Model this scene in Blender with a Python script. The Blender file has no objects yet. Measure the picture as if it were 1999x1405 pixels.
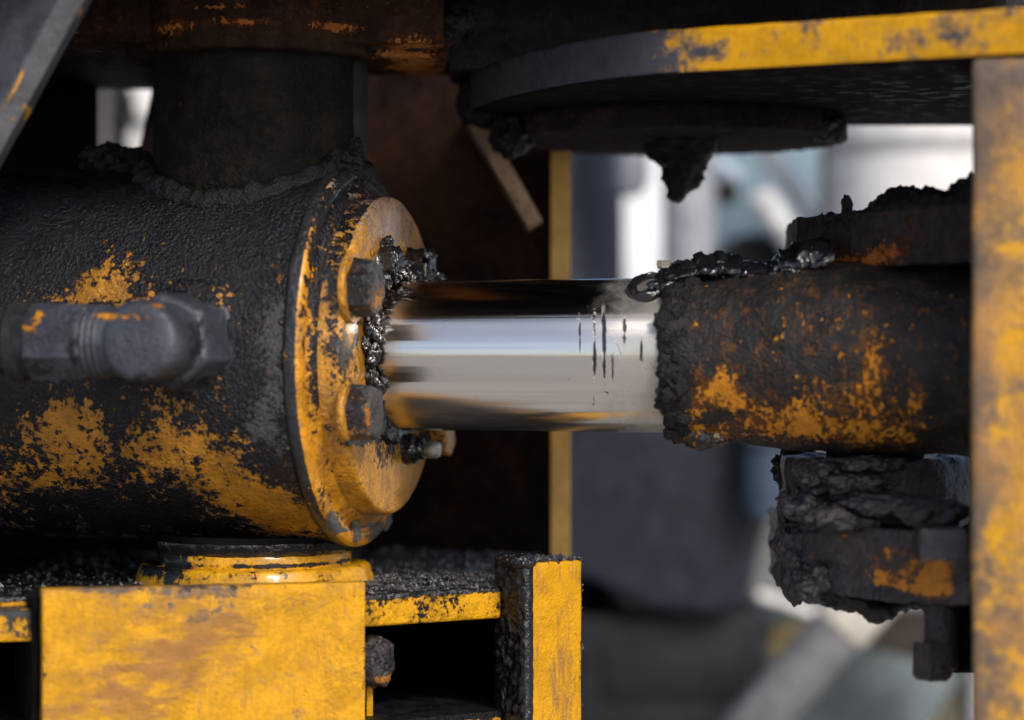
import bpy, bmesh, math, random
from mathutils import Vector, Matrix, noise
R = math.radians
U = 0.0002            # metres per working unit (0.2 mm)
D = 5000.0            # camera distance in units
random.seed(7)
C = bpy.context.scene.collection

# ------------------------------------------------------------------ camera, sky, sun, exposure
scn = bpy.context.scene
cd = bpy.data.cameras.new("camera"); cam = bpy.data.objects.new("camera", cd); C.objects.link(cam)
cam.location = (0, -D*U, 0); cam.rotation_euler = (R(90), 0, 0)
cd.sensor_width = 36; cd.lens = 90.05; cd.clip_start = .02; cd.clip_end = 2000
cd.dof.use_dof = True; cd.dof.focus_distance = (D-110)*U; cd.dof.aperture_fstop = 4.4
scn.camera = cam
SUN_EL, SUN_AZ = 38.0, 30.0       # azimuth: degrees to the right of straight behind the camera
sd = Vector((math.sin(R(SUN_AZ))*math.cos(R(SUN_EL)), -math.cos(R(SUN_AZ))*math.cos(R(SUN_EL)), math.sin(R(SUN_EL))))
world = bpy.data.worlds.new("World"); scn.world = world; world.use_nodes = True
wn = world.node_tree; bg = wn.nodes["Background"]
sky = wn.nodes.new("ShaderNodeTexSky"); sky.sky_type = 'NISHITA'; sky.sun_disc = False
sky.sun_elevation = R(SUN_EL); sky.sun_rotation = R(180-SUN_AZ)
sky.air_density = .7; sky.dust_density = 2.6; sky.ozone_density = .5
wn.links.new(sky.outputs[0], bg.inputs[0]); bg.inputs[1].default_value = 0.15
sl = bpy.data.lights.new("sun", 'SUN'); sun = bpy.data.objects.new("sun", sl); C.objects.link(sun)
sl.energy = 1.5; sl.angle = R(12); sl.color = (1, .965, .92)
sun.rotation_euler = sd.to_track_quat('Z', 'Y').to_euler()
scn.view_settings.view_transform = 'Standard'; scn.view_settings.look = 'None'
scn.view_settings.exposure = 0.45; scn.view_settings.gamma = 1.0
scn.cycles.max_bounces = 8

# ------------------------------------------------------------------ geometry helpers
def W(px, py, d=0.0):
    s = (D+d)/D
    return Vector(((px-1000)*s, d, (702-py)*s))

def fbm(p, o=4):
    v, a, f = 0.0, .9, 1.0
    for _ in range(o):
        v += a*noise.noise(p*f); a *= .47; f *= 2.05
    return v

def put(o, parent=None):
    C.objects.link(o)
    if parent: o.parent = parent
    return o

ORG = {}
def thing(name, label, cat, org=(0,0,0), group=None, kind=None):
    o = bpy.data.objects.new(name, None); C.objects.link(o); o.empty_display_size = .01
    o.location = Vector(org)*U; o['label'] = label; o['category'] = cat
    if group: o['group'] = group
    o['kind'] = kind or 'thing'
    ORG[o.name] = Vector(org)
    return o

def root_org(p):
    while p and p.parent: p = p.parent
    return ORG.get(p.name, Vector((0,0,0))) if p else Vector((0,0,0))

def link_bm(name, bm, mat, parent=None, angle=40, label=None, cat=None, group=None, kind=None):
    bmesh.ops.recalc_face_normals(bm, faces=bm.faces)
    me = bpy.data.meshes.new(name)
    org = root_org(parent)
    if parent is None:
        zs = [v.co.z for v in bm.verts]; c = sum((v.co for v in bm.verts), Vector())/len(bm.verts)
        org = Vector((c.x, c.y, min(zs)))
    for v in bm.verts: v.co = (v.co-org)*U
    bm.to_mesh(me); bm.free()
    for p in me.polygons: p.use_smooth = True
    if angle < 180: me.set_sharp_from_angle(angle=R(angle))
    me.materials.append(mat)
    o = bpy.data.objects.new(name, me); put(o, parent)
    if parent is None:
        o.location = org*U; ORG[o.name] = org
    if label: o['label'] = label
    if cat: o['category'] = cat
    if group: o['group'] = group
    if kind: o['kind'] = kind
    return o

def lump(bm, amp, size, o=4, seed=0, only=None):
    bm.normal_update()
    off = Vector((seed*13.7, seed*7.1, seed*3.3))
    mv = []
    for v in bm.verts:
        k = amp if only is None else amp*only(v.co)
        mv.append(v.normal*k*fbm(v.co/size+off, o))
    for v, m in zip(bm.verts, mv): v.co += m

def lathe_bm(prof, org, axis, seg=96, cap=True, bm=None, phase=0.0):
    bm = bm or bmesh.new()
    a = Vector(axis).normalized()
    up = Vector((0,0,1)) if abs(a.z) < .9 else Vector((0,-1,0))
    u = (up - a*up.dot(a)).normalized(); w = a.cross(u)
    rings = []
    for t, r in prof:
        c = Vector(org)+a*t
        if r < 1e-6: rings.append([bm.verts.new(c)]); continue
        rings.append([bm.verts.new(c+(u*math.cos(x)+w*math.sin(x))*r) for x in (2*math.pi*i/seg+phase for i in range(seg))])
    for A, B in zip(rings, rings[1:]):
        if len(A) == 1 and len(B) == 1: continue
        for i in range(seg):
            j = (i+1) % seg
            if len(A) == 1: bm.faces.new((A[0], B[i], B[j]))
            elif len(B) == 1: bm.faces.new((A[i], A[j], B[0]))
            else: bm.faces.new((A[i], A[j], B[j], B[i]))
    if cap:
        for rg in (rings[0], rings[-1]):
            if len(rg) > 2: bm.faces.new(rg)
    return bm

def rod_prof(L, r, b=4, n=1, t0=0):
    ts = [t0+b+(L-2*b)*i/n for i in range(n+1)]
    return [(t0, 0), (t0, r-b), (t0+b*.3, r-b*.3)]+[(t, r) for t in ts]+[(t0+L-b*.3, r-b*.3), (t0+L, r-b), (t0+L, 0)]

def cyl_bm(p, q, r, b=4, seg=64, n=1, bm=None):
    p, q = Vector(p), Vector(q)
    return lathe_bm(rod_prof((q-p).length, r, b, n), p, q-p, seg, False, bm)

def bevel(bm, w, seg=2):
    bm.normal_update()
    es = [e for e in bm.edges if len(e.link_faces) == 2 and e.calc_face_angle(0) > R(30)]
    if w > 0: bmesh.ops.bevel(bm, geom=es, offset=w, segments=seg, affect='EDGES', profile=.6, clamp_overlap=True)

def prism_bm(pts, ext, bev=4, seg=2, cuts=0):
    bm = bmesh.new()
    A = [bm.verts.new(Vector(p)) for p in pts]; B = [bm.verts.new(Vector(p)+Vector(ext)) for p in pts]
    n = len(A)
    bm.faces.new(A[::-1]); bm.faces.new(B)
    for i in range(n): bm.faces.new((A[i], A[(i+1) % n], B[(i+1) % n], B[i]))
    bmesh.ops.recalc_face_normals(bm, faces=bm.faces)
    bevel(bm, bev, seg)
    return bm

def box_bm(o, ex, ey, ez, bev=4, cuts=0, seg=2):
    """corner o, three edge vectors"""
    o, ex, ey, ez = map(Vector, (o, ex, ey, ez))
    bm = prism_bm([o, o+ex, o+ex+ey, o+ey], ez, 0)
    if cuts:
        bmesh.ops.subdivide_edges(bm, edges=bm.edges[:], cuts=cuts, use_grid_fill=True)
    bevel(bm, bev, seg)
    return bm

def dense(bm, target, passes=5):
    for _ in range(passes):
        es = [e for e in bm.edges if e.calc_length() > target]
        if not es: break
        bmesh.ops.subdivide_edges(bm, edges=es, cuts=1, use_grid_fill=False)
        bmesh.ops.triangulate(bm, faces=[f for f in bm.faces if len(f.verts) > 4])
    return bm

def blob_bm(c, r, amp=.35, size=.6, sub=5, seed=0, bm=None, rot=None):
    own = bmesh.new()
    bmesh.ops.create_icosphere(own, subdivisions=sub, radius=1.0)
    r = Vector(r) if hasattr(r, '__len__') else Vector((r, r, r))
    off = Vector((seed*3.17, seed*1.3, seed*5.9))
    mr = (r.x+r.y+r.z)/3
    for v in own.verts:
        k = 1+amp*fbm(Vector((v.co.x*r.x, v.co.y*r.y, v.co.z*r.z))/(size*mr)+off, 3)
        p = Vector((v.co.x*r.x, v.co.y*r.y, v.co.z*r.z))*k
        if rot: p = rot @ p
        v.co = p+Vector(c)
    if bm is None: return own
    me = bpy.data.meshes.new("tmp"); own.to_mesh(me); own.free(); bm.from_mesh(me); bpy.data.meshes.remove(me)
    return bm

def ridge_bm(pts, wid, heights, amp=14, size=26, n=110, m=26, seed=0, flat=.25, bm=None):
    """ragged heap along a polyline; heights interpolated along it; width across in y"""
    bm = bm or bmesh.new()
    pts = [Vector(p) for p in pts]; k = len(pts)-1
    rows = []
    for i in range(n+1):
        u = i/n*k; j = min(int(u), k-1); f = u-j
        c = pts[j].lerp(pts[j+1], f); h = heights[j]*(1-f)+heights[j+1]*f
        env = min(1, i/6, (n-i)/6)**.5
        row = []
        for q in range(m):
            x = 2*math.pi*q/m
            cz = math.sin(x); cy = math.cos(x)
            p = c+Vector((0, cy*wid*env, cz*h*env*(1 if cz > 0 else flat)))
            nrm = Vector((0, cy, cz))
            p += nrm*amp*env*fbm(p/size+Vector((seed*9.1, 0, seed)), 4)
            p.x += amp*.7*env*fbm(p/size*1.3+Vector((0, seed*4.4, 5)), 4)
            row.append(bm.verts.new(p))
        rows.append(row)
    for A, B in zip(rows, rows[1:]):
        for q in range(m): bm.faces.new((A[q], A[(q+1) % m], B[(q+1) % m], B[q]))
    bm.faces.new(rows[0]); bm.faces.new(rows[-1])
    return bm

# ------------------------------------------------------------------ material helpers
class NT:
    def __init__(s, name):
        s.mat = bpy.data.materials.new(name); s.mat.use_nodes = True
        s.t = s.mat.node_tree; s.n = s.t.nodes; s.b = s.n["Principled BSDF"]
        g = s.n.new("ShaderNodeNewGeometry"); sc = s.n.new("ShaderNodeVectorMath"); sc.operation = 'SCALE'
        sc.inputs[3].default_value = 1/U; s.t.links.new(g.outputs["Position"], sc.inputs[0])
        s.P = sc.outputs[0]
        sp = s.n.new("ShaderNodeSeparateXYZ"); s.t.links.new(s.P, sp.inputs[0]); s.X, s.Y, s.Z = sp.outputs
        s.k = 0
        a15 = R(15.2); s.T = s.m('ADD', s.m('MULTIPLY', s.m('ADD', s.X, 289.0), math.cos(a15)), s.m('MULTIPLY', s.Y, -math.sin(a15)))
    def set(s, sock, v):
        if isinstance(v, bpy.types.NodeSocket): s.t.links.new(v, sock)
        else: sock.default_value = v
    def m(s, op, a, b=0.0, clamp=False):
        n = s.n.new("ShaderNodeMath"); n.operation = op; n.use_clamp = clamp
        s.set(n.inputs[0], a); s.set(n.inputs[1], b); return n.outputs[0]
    def noise(s, ln, detail=5, rough=.58, dist=0.0, st=None, rot=None):
        s.k += 1
        mp = s.n.new("ShaderNodeMapping"); s.t.links.new(s.P, mp.inputs[0])
        st = st or (1, 1, 1)
        mp.inputs["Location"].default_value = (s.k*17.3, s.k*5.1, s.k*9.7)
        if rot: mp.inputs["Rotation"].default_value = rot
        mp.inputs["Scale"].default_value = tuple(1/(ln*q) for q in st)
        n = s.n.new("ShaderNodeTexNoise"); s.t.links.new(mp.outputs[0], n.inputs["Vector"])
        n.inputs["Scale"].default_value = 1; n.inputs["Detail"].default_value = detail
        n.inputs["Roughness"].default_value = rough; n.inputs["Distortion"].default_value = dist
        return n.outputs["Fac"]
    def sstep(s, x, lo, hi, a=0.0, b=1.0):
        n = s.n.new("ShaderNodeMapRange"); n.interpolation_type = 'SMOOTHSTEP'
        s.set(n.inputs[0], x); n.inputs[1].default_value = lo; n.inputs[2].default_value = hi
        n.inputs[3].default_value = a; n.inputs[4].default_value = b
        return n.outputs[0]
    def blob(s, px, py, rx, rz, d=0.0, ang=0.0):
        c = W(px, py, d); k = (D+d)/D; rx *= k; rz *= k
        dx = s.m('SUBTRACT', s.X, c.x); dz = s.m('SUBTRACT', s.Z, c.z)
        ca, sa = math.cos(R(ang)), math.sin(R(ang))
        u = s.m('ADD', s.m('MULTIPLY', dx, ca/rx), s.m('MULTIPLY', dz, sa/rx))
        v = s.m('ADD', s.m('MULTIPLY', dx, -sa/rz), s.m('MULTIPLY', dz, ca/rz))
        q = s.m('ADD', s.m('MULTIPLY', u, u), s.m('MULTIPLY', v, v))
        return s.m('SUBTRACT', 1.0, s.m('SQRT', q), True)
    def mix(s, f, a, b):
        n = s.n.new("ShaderNodeMix"); n.data_type = 'RGBA'
        s.set(n.inputs[0], f); s.set(n.inputs[6], a if isinstance(a, bpy.types.NodeSocket) else (*a, 1)); s.set(n.inputs[7], b if isinstance(b, bpy.types.NodeSocket) else (*b, 1))
        return n.outputs[2]
    def mixf(s, f, a, b):
        n = s.n.new("ShaderNodeMix"); n.data_type = 'FLOAT'
        s.set(n.inputs[0], f); s.set(n.inputs[2], a); s.set(n.inputs[3], b); return n.outputs[0]
    def bump(s, h, dist, strength=1.0, prev=None):
        n = s.n.new("ShaderNodeBump"); n.inputs["Strength"].default_value = strength
        n.inputs["Distance"].default_value = dist*U; s.set(n.inputs["Height"], h)
        if prev: s.t.links.new(prev, n.inputs["Normal"])
        return n.outputs[0]

def layered(name, base, rough, layers=(), var=.22, grain=(7, 1.0), metal=0.0, fine=(2.2, .35), spec=.5, coat=0):
    """base colour, then layers of grime, wear or painted light laid over it; each layer has its own cover, noise and patches"""
    s = NT(name)
    v = s.noise(60, 5); v2 = s.noise(9, 3)
    dk = tuple(c*(1-var*1.6) for c in base); lt = tuple(min(1, c*(1+var*.5)) for c in base)
    col = s.mix(s.sstep(s.m('ADD', v, s.m('MULTIPLY', s.m('SUBTRACT', v2, .5), .5)), .34, .64), dk, lt)
    rg = s.mixf(v2, rough*.8, rough*1.2)
    big = s.sstep(s.noise(130, 4), .36, .64)
    h = s.m('MULTIPLY', s.m('MULTIPLY', s.noise(grain[0], 3, .55), grain[1]), s.m('ADD', .35, s.m('MULTIPLY', big, 1.1)))
    h = s.m('ADD', h, s.m('MULTIPLY', s.noise(fine[0], 2), fine[1]))
    mt = metal; spc = spec
    for L in layers:
        m = L.get('cover', 0.0)
        for t in L.get('n', [(140, 1.0), (40, .7), (9, .45)]):
            ln, amp = t[0], t[1]; st = t[2] if len(t) > 2 else None; rt = t[3] if len(t) > 3 else None
            x = s.m('MULTIPLY', s.m('SUBTRACT', s.noise(ln, 5, .6, L.get('dist', .3), st, rt), .5), amp*4.2)
            m = s.m('ADD', m, x)
        for b in L.get('b', []):
            m = s.m('ADD', m, s.m('MULTIPLY', s.blob(b[0], b[1], b[2], b[3], b[5] if len(b) > 5 else 0.0, b[6] if len(b) > 6 else 0.0), b[4]))
        for (ax, c0, c1, amt) in L.get('ramp', []):   # a smooth step along a world axis
            m = s.m('ADD', m, s.sstep({'x': s.X, 'y': s.Y, 'z': s.Z, 't': s.T}[ax], min(c0, c1), max(c0, c1), 0.0 if c1 > c0 else amt, amt if c1 > c0 else 0.0))
        sf = L.get('soft', .07)
        k = s.sstep(m, -sf, sf)
        if 'op' in L: k = s.m('MULTIPLY', k, L['op'])
        if L.get('film'):
            f = s.m('MULTIPLY', s.sstep(m, -.45, .02), L['film'])
            c = L['col']; col = s.mix(f, col, tuple(x*1.6+.015*y for x, y in zip(c, (1.5, .8, .3))))
        lc = s.mix(s.noise(22, 4), tuple(x*.6 for x in L['col']), tuple(x*1.4 for x in L['col']))
        col = s.mix(k, col, lc)
        rg = s.mixf(k, rg, s.mixf(s.sstep(s.noise(45, 5), .35, .65), L.get('r', .4)*.6, L.get('r', .4)*1.7))
        spc = s.mixf(k, spc, L.get('spec', .3))
        if metal: mt = s.mixf(k, mt, 0.0)
        h = s.m('ADD', h, s.m('MULTIPLY', k, L.get('h', .8)))
        if L.get('rough'): h = s.m('ADD', h, s.m('MULTIPLY', s.m('MULTIPLY', s.noise(L['rough'][0], 4, .6), k), L['rough'][1]))
    s.set(s.b.inputs["Base Color"], col); s.set(s.b.inputs["Roughness"], rg); s.set(s.b.inputs["Metallic"], mt)
    s.set(s.b.inputs["Specular IOR Level"], spc)
    s.set(s.b.inputs["Normal"], s.bump(h, 3.0))
    if coat: s.b.inputs["Coat Weight"].default_value = coat; s.b.inputs["Coat Roughness"].default_value = .15
    return s.mat

YEL = (.66, .30, .014); ORA = (.50, .19, .012); BLK = (.0050, .0054, .0085); GRY = (.075, .077, .078); BRN = (.20, .085, .022); RUST = (.10, .032, .012)
MAT = {}
BD = -300
MAT['barrel'] = layered('barrel_paint', (.40, .172, .010), .42, [
    dict(col=BLK, r=.21, cover=.60, ramp=[('z', 90, 230, .55), ('x', -600, -900, .12)], n=[(150, .6), (45, .75), (13, .9), (5, .6)], film=.75, h=1.0, rough=(7, 1.7), soft=.10, spec=.36, b=[  # x ramp puts the vignetted darker left end into the grease colour
        (215, 545, 95, 135, -1.25, BD, 20), (130, 572, 75, 48, -1.05, BD, 20), (110, 820, 120, 70, -1.35, BD, 0), (120, 890, 330, 95, -1.05, BD, 0),
        (330, 850, 170, 110, -.85, BD, -30), (560, 1010, 250, 70, -1.5, BD, -20), (430, 930, 190, 75, -.9, BD, -25), (15, 720, 40, 60, -.9, BD), (40, 960, 200, 60, -.6, BD),
        (200, 1010, 260, 45, .9, BD, -8), (520, 770, 90, 200, .4, BD), (590, 600, 40, 200, -.25, BD), (230, 640, 220, 60, .4, BD)]),
    dict(col=GRY, r=.5, cover=-.62, n=[(60, .5), (9, .55)], b=[(535, 690, 60, 260, .95, BD), (510, 850, 70, 60, .7, BD)], soft=.2, op=.75, h=.4),
], grain=(6.5, 1.5))
MAT['flange'] = layered('flange_paint', (.60, .255, .008), .34, [
    dict(col=(.26, .26, .28), r=.35, cover=-.75, n=[(30, .3), (9, .9)], b=[(690, 350, 120, 120, 1.2), (700, 310, 110, 70, .6), (600, 480, 60, 140, .35, -250)], soft=.15, op=.75, h=1.0),  # grey speckle paints the pale sky sparkle on the upper face
    dict(col=BLK, r=.28, spec=.5, cover=-.62, ramp=[('z', -60, 220, .30)], n=[(70, .45), (22, .5), (9, .55)], film=.5, rough=(8, 1.5), b=[
        (690, 330, 150, 90, .45), (720, 318, 120, 45, .75), (620, 600, 32, 300, .75, -280), (665, 420, 60, 90, .65, -150), (740, 365, 60, 25, .8), (624, 700, 30, 170, .75, -290), (552, 640, 10, 330, .35, -330), (640, 520, 40, 160, .5, -260), (640, 960, 30, 80, .4, -200)], h=1.0),
    dict(col=(.020, .020, .022), r=.32, spec=.4, cover=-1.6, n=[(40, .4), (9, .4)], ramp=[('t', -3, -9, 2.0)], h=.6),
    dict(col=BLK, r=.25, spec=.5, cover=-1.15, n=[(50, .4), (14, .45), (7, .35)], ramp=[('t', 4, 9, .35), ('z', -60, 200, .40)], film=.4, h=.6),
    dict(col=(.10, .095, .09), r=.4, cover=-.7, n=[(16, .4)], b=[(740, 1048, 45, 34, 1.5), (656, 1015, 24, 36, 1.6, -80), (690, 1030, 60, 9, 1.0, -60)], h=1.0, soft=.03),
], grain=(9, 1.6), coat=.35)
MAT['gland'] = layered('gland_paint', (.55, .245, .012), .33, [
    dict(col=(.20, .19, .21), r=.3, cover=-.60, n=[(40, .25), (9, 1.0)], b=[(755, 400, 90, 90, .9), (770, 440, 100, 130, .35)], ramp=[('z', 100, 200, .22)], soft=.16, op=.6, h=.9),  # paler speckle stands in for sheen across the top of the boss
    dict(col=BLK, r=.25, spec=.6, cover=-.60, n=[(60, .35), (20, .4), (8, .4)], film=.4, rough=(8, 1.5), b=[
        (690, 690, 30, 100, .9, -100), (745, 600, 60, 60, .9), (740, 790, 50, 50, .7), (760, 870, 50, 60, .8), (830, 870, 60, 60, .8), (790, 520, 90, 55, .9),
        (648, 700, 20, 330, .55, -270), (700, 860, 60, 14, 1.0, -200), (735, 378, 60, 20, .9)], h=1.2),
    dict(col=BLK, r=.25, spec=.5, cover=-1.35, n=[(50, .4), (14, .45), (7, .4)], ramp=[('t', 54, 48, .65), ('z', -120, 180, .8)], film=.5, h=1.0),
], grain=(9, 2.2), coat=.4)
def yellow(name, layers=(), **k):
    k.setdefault('spec', .22); return layered(name, (.60, .292, .004), .42, list(layers), **k)
def grime(b=(), cover=-.6, col=BLK, **k):
    dd = dict(col=col, r=.4, cover=cover, n=[(120, .5), (35, .5), (8, .4)], film=.25, b=list(b)); dd.update(k); return dd
def crisp(edges, cover=-.74):
    return [dict(col=(.22, .10, .035), r=.55, cover=cover-.02, n=[(5, .55, (.35, 1, 5)), (60, .5)], soft=.06, op=.8, h=-.3, b=[(e[0], e[1], e[2], e[3], e[4]*.6, e[5]) for e in edges]),
            dict(col=(.035, .028, .026), r=.5, cover=cover-.05, n=[(40, .42), (13, .4), (5, .35)], soft=.04, h=-.5, b=list(edges))]
MAT['front_plate'] = yellow('front_plate_paint', [
    grime([(300, 1330, 330, 120, .75, -400, 25), (330, 1240, 200, 90, .55, -400, 30), (320, 1180, 120, 40, .45, -400)], col=(.27, .125, .035), cover=-.42, n=[(170, .4), (50, .6, (2.2, 1, .6), (0, -.5, 0)), (9, .25, (3, 1, .5), (0, -.5, 0))], soft=.38, op=.9, r=.5, film=0, h=.1),
    grime([(400, 1150, 200, 22, .9, -380), (200, 1148, 110, 14, .9, -430), (385, 1215, 45, 32, .6, -380, 30), (420, 1190, 60, 40, .45, -380), (395, 1285, 30, 22, .6, -380), (500, 1170, 80, 26, .35, -350)], col=(.085, .075, .075), cover=-.62, n=[(60, .45), (18, .45), (6, .25)], soft=.16, op=.85, film=.3, h=.3),
    grime([(714, 1270, 9, 160, .7, -300)], cover=-.85, n=[(30, .3), (5, .45)], film=0),
    dict(col=(.36, .17, .02), r=.5, cover=-.25, n=[(14, .55, (.45, 1, 4)), (70, .4)], soft=.35, op=.55, h=.1),
]+crisp([(400, 1146, 360, 16, .8, -380), (712, 1270, 10, 180, .75, -300), (88, 1280, 10, 180, .7, -450), (640, 1180, 90, 50, .3, -320), (300, 1300, 200, 90, .2, -400)]), var=.16, grain=(7, 1.0))
MAT['post'] = yellow('post_paint', [
    grime([(1110, 1290, 40, 200, .5, -130), (1085, 1370, 30, 120, .35, -130)], col=(.27, .13, .04), cover=-.40, n=[(60, .4, (.5, .5, 3)), (9, .4, (1, 1, 5))], soft=.3, r=.5, film=0, h=.1, op=.85),
    grime([(1040, 1330, 9, 120, .5, -140), (1080, 1092, 80, 8, .5, -130)], cover=-.75, n=[(40, .4, (1, 1, 3)), (5, .45)], film=0)]+crisp([(1036, 1260, 9, 190, .8, -150), (1136, 1260, 9, 190, .8, -85), (1085, 1096, 70, 9, .8, -120), (1090, 1300, 50, 150, .2, -120)]), var=.1, grain=(6, .9))
MAT['shelf_edge'] = yellow('shelf_paint', [
    dict(col=BLK, r=.14, spec=.8, cover=-.95, n=[(60, .4), (12, .5), (4, .4)], film=.3, rough=(9, 1.2), ramp=[('z', -452, -437, 1.6)], h=1.4),
    dict(col=BLK, r=.4, cover=-.2, n=[(50, .4), (9, .5)], film=.3, ramp=[('y', 0, 60, 1.5)], h=1.0)], grain=(5, 1.2))
MAT['ring'] = yellow('ring_paint', [
    dict(col=BLK, r=.25, cover=-.52, n=[(70, .6), (18, .45), (5, .3)], film=.4, rough=(7, 1.5), b=[(300, 1100, 140, 60, 1.2, -100), (560, 1102, 240, 7, 1.1, -100), (640, 1072, 130, 8, .9, -100)], h=1.2)], grain=(5, .8), coat=.5)
MAT['ledge'] = yellow('ledge_paint', [grime([(60, 1235, 60, 40, .4, -430), (20, 1200, 120, 12, .6, -430)], cover=-.25, n=[(40, .5), (12, .5)], col=(.04, .04, .045), h=.8)], grain=(6, 1))
MAT['bracket_edge'] = yellow('bracket_paint', [
    grime([(1030, 150, 340, 200, 2.6, -200), (1200, 110, 105, 90, .75, -380), (1600, 60, 40, 60, .5, -560), (1830, 70, 130, 60, .55, -640), (1370, 95, 60, 35, .6, -440), (1640, 25, 300, 14, .6, -560)], col=(.052, .051, .062), cover=-.46, n=[(95, .45), (30, .42), (9, .2)], soft=.26, r=.5, film=.35, h=.4),
    *crisp([(1600, 125, 420, 22, .45, -560), (1750, 35, 300, 20, .45, -620)], -.8),
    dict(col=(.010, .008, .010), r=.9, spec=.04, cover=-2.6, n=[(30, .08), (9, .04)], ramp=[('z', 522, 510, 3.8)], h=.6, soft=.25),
], var=.12, grain=(8, .35))
MAT['bracket_post'] = yellow('bracket_post_paint', [
    grime([(1905, 700, 36, 1500, .75, -700), (1960, 190, 160, 150, 1.1, -700), (1920, 640, 50, 240, .3, -700), (1950, 1290, 70, 120, .7, -700), (1930, 930, 60, 100, .4, -700), (1970, 420, 60, 60, .5, -700)], col=(.10, .076, .060), cover=-.22, n=[(110, .5), (40, .55), (14, .2)], soft=.42, r=.55, film=.35, h=.3),
    grime(col=(.34, .17, .05), cover=-.15, n=[(160, .5), (60, .4)], soft=.5, op=.85, film=0, h=.05),
], var=.14, grain=(8, .8))
GREASE = NT('black_grease'); s = GREASE
s.set(s.b.inputs["Base Color"], s.mix(s.noise(14, 4), (.004, .004, .005), (.016, .015, .017)))
s.set(s.b.inputs["Roughness"], s.sstep(s.noise(16, 3), .35, .65, .08, .22)); s.b.inputs['Specular IOR Level'].default_value = .8
s.set(s.b.inputs["Normal"], s.bump(s.m('ADD', s.m('MULTIPLY', s.noise(14, 2), 2.2), s.m('MULTIPLY', s.noise(5, 2), .4)), 1.4))
MAT['grease'] = GREASE.mat
s = NT('dry_grease')
s.set(s.b.inputs["Base Color"], s.mix(s.noise(30, 5), (.003, .003, .004), (.018, .016, .018)))
s.b.inputs["Specular IOR Level"].default_value = .3
s.set(s.b.inputs["Roughness"], .42)
s.set(s.b.inputs["Normal"], s.bump(s.m('ADD', s.m('MULTIPLY', s.noise(22, 5), 3), s.m('MULTIPLY', s.noise(5, 3), 1.6)), 4.0))
MAT['dry'] = s.mat
def dirty(name, base, orange=(), oc=(.36, .12, .012), cover=.75, r=.5, n=((90, .6), (28, .75), (8, .7)), spec=.14, **k):
    """dark grimy steel with patches where the orange paint shows through"""
    lay0 = dict(col=(base[0]*2.6, base[1]*2.1, base[2]*1.8), r=r, cover=-.25, n=[(110, .5), (30, .4), (9, .3)], soft=.5, h=.3, spec=spec, op=.8)
    halo = dict(col=tuple(c*f for c, f in zip(oc, (.26, .24, .5))), r=r, cover=-cover+.20, n=list(n), b=list(orange), soft=.3, h=0, spec=spec, op=.8)
    return layered(name, base, r, [lay0, halo, dict(col=oc, r=.5, cover=-cover, n=list(n), b=list(orange), soft=.14, h=-.6)], spec=spec, **k)
MAT['roof'] = dirty('roof_grime', (.022, .013, .009), [(330, 50, 70, 22, 1.7, -180), (470, 44, 110, 14, 1.7, -180), (420, 15, 120, 8, .7, -180), (650, 58, 80, 16, 1.5, -100), (810, 100, 100, 34, 1.4), (800, 115, 90, 14, .9), (650, 20, 200, 60, .25)], oc=(.30, .10, .015), cover=.95, grain=(8, 1.6), spec=.04, r=.7)
MAT['trunnion'] = dirty('trunnion_grime', (.0095, .0088, .0080), [(365, 215, 14, 12, .9)], cover=1.5, grain=(8, 1.8), r=.6, spec=.08)
MAT['rearwall'] = layered('rear_wall_grime', (.013, .0085, .008), .75, [dict(col=(.056, .026, .014), r=.7, spec=.05, cover=-.75, n=[(200, .35), (60, .35), (14, .3)], b=[(860, 380, 330, 360, 1.25, 800), (900, 900, 240, 180, .6, 800)], soft=.8, h=.2)], grain=(8, 1.2), spec=.05)
MAT['gusset'] = layered('gusset_edge_wear', (.48, .31, .18), .5, [grime([(1045, 430, 30, 30, .4, 560)], cover=-.5, col=(.12, .06, .03), soft=.3)], grain=(8, .8))
MAT['strip'] = layered('backlit_strip_paint', (.76, .45, .11), .5, [grime([(1100, 320, 20, 40, .5, 650)], cover=-.72, col=(.10, .05, .02), n=[(50, .4), (14, .5)], soft=.12)], var=.1, grain=(8, .6))  # yellow lightened to stand in for backlight on this edge
MAT['rod_eye'] = dirty('rod_eye_grime', (.016, .015, .0155), [
    (1400, 745, 70, 60, .75, -330, -30), (1480, 795, 150, 45, .8, -330, -15), (1590, 795, 60, 90, .62, -380), (1690, 790, 80, 110, .85, -400), (1700, 700, 40, 80, .6, -400), (1720, 850, 100, 40, .7, -400),
    (1350, 815, 50, 70, .75, -300), (1390, 850, 70, 25, .9, -300), (1560, 840, 160, 40, .75, -380), (1780, 800, 50, 90, .6, -420), (1600, 650, 250, 90, .3, -400), (1348, 632, 20, 16, .8, -330), (1305, 700, 55, 200, -.9, -300)],
    oc=(.52, .20, .012), cover=.74, n=((90, .25), (30, .5, (1, 1, 1.4)), (11, .75, (.8, 1, 1.5)), (5, .3)), grain=(7, 1.6), r=.40, spec=.22)
MAT['lug'] = dirty('lug_grime', (.022, .019, .019), [(1600, 510, 55, 45, 1.3, -140), (1690, 505, 70, 30, .95, -230), (1760, 480, 110, 50, .45, -330), (1640, 525, 60, 24, .8, -180)], oc=(.30, .085, .012), cover=.95, r=.6, grain=(9, 2))
MAT['lower_lug'] = dirty('lower_lug_grime', (.024, .0235, .029), [(1770, 1120, 110, 60, .9, -380, 0), (1720, 1120, 60, 40, .6, -380), (1830, 1120, 40, 60, 1.1, -440), (1790, 1085, 50, 30, .8, -400), (1660, 1050, 20, 12, 1.0, -400), (1730, 1075, 40, 26, .8, -400), (1800, 1150, 70, 24, .9, -440), (1560, 1080, 40, 60, .3, -200)], oc=(.50, .19, .02), cover=1.05, n=((60, .4), (22, .55)), r=.36, spec=.4, grain=(10, 2.0))
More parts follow.
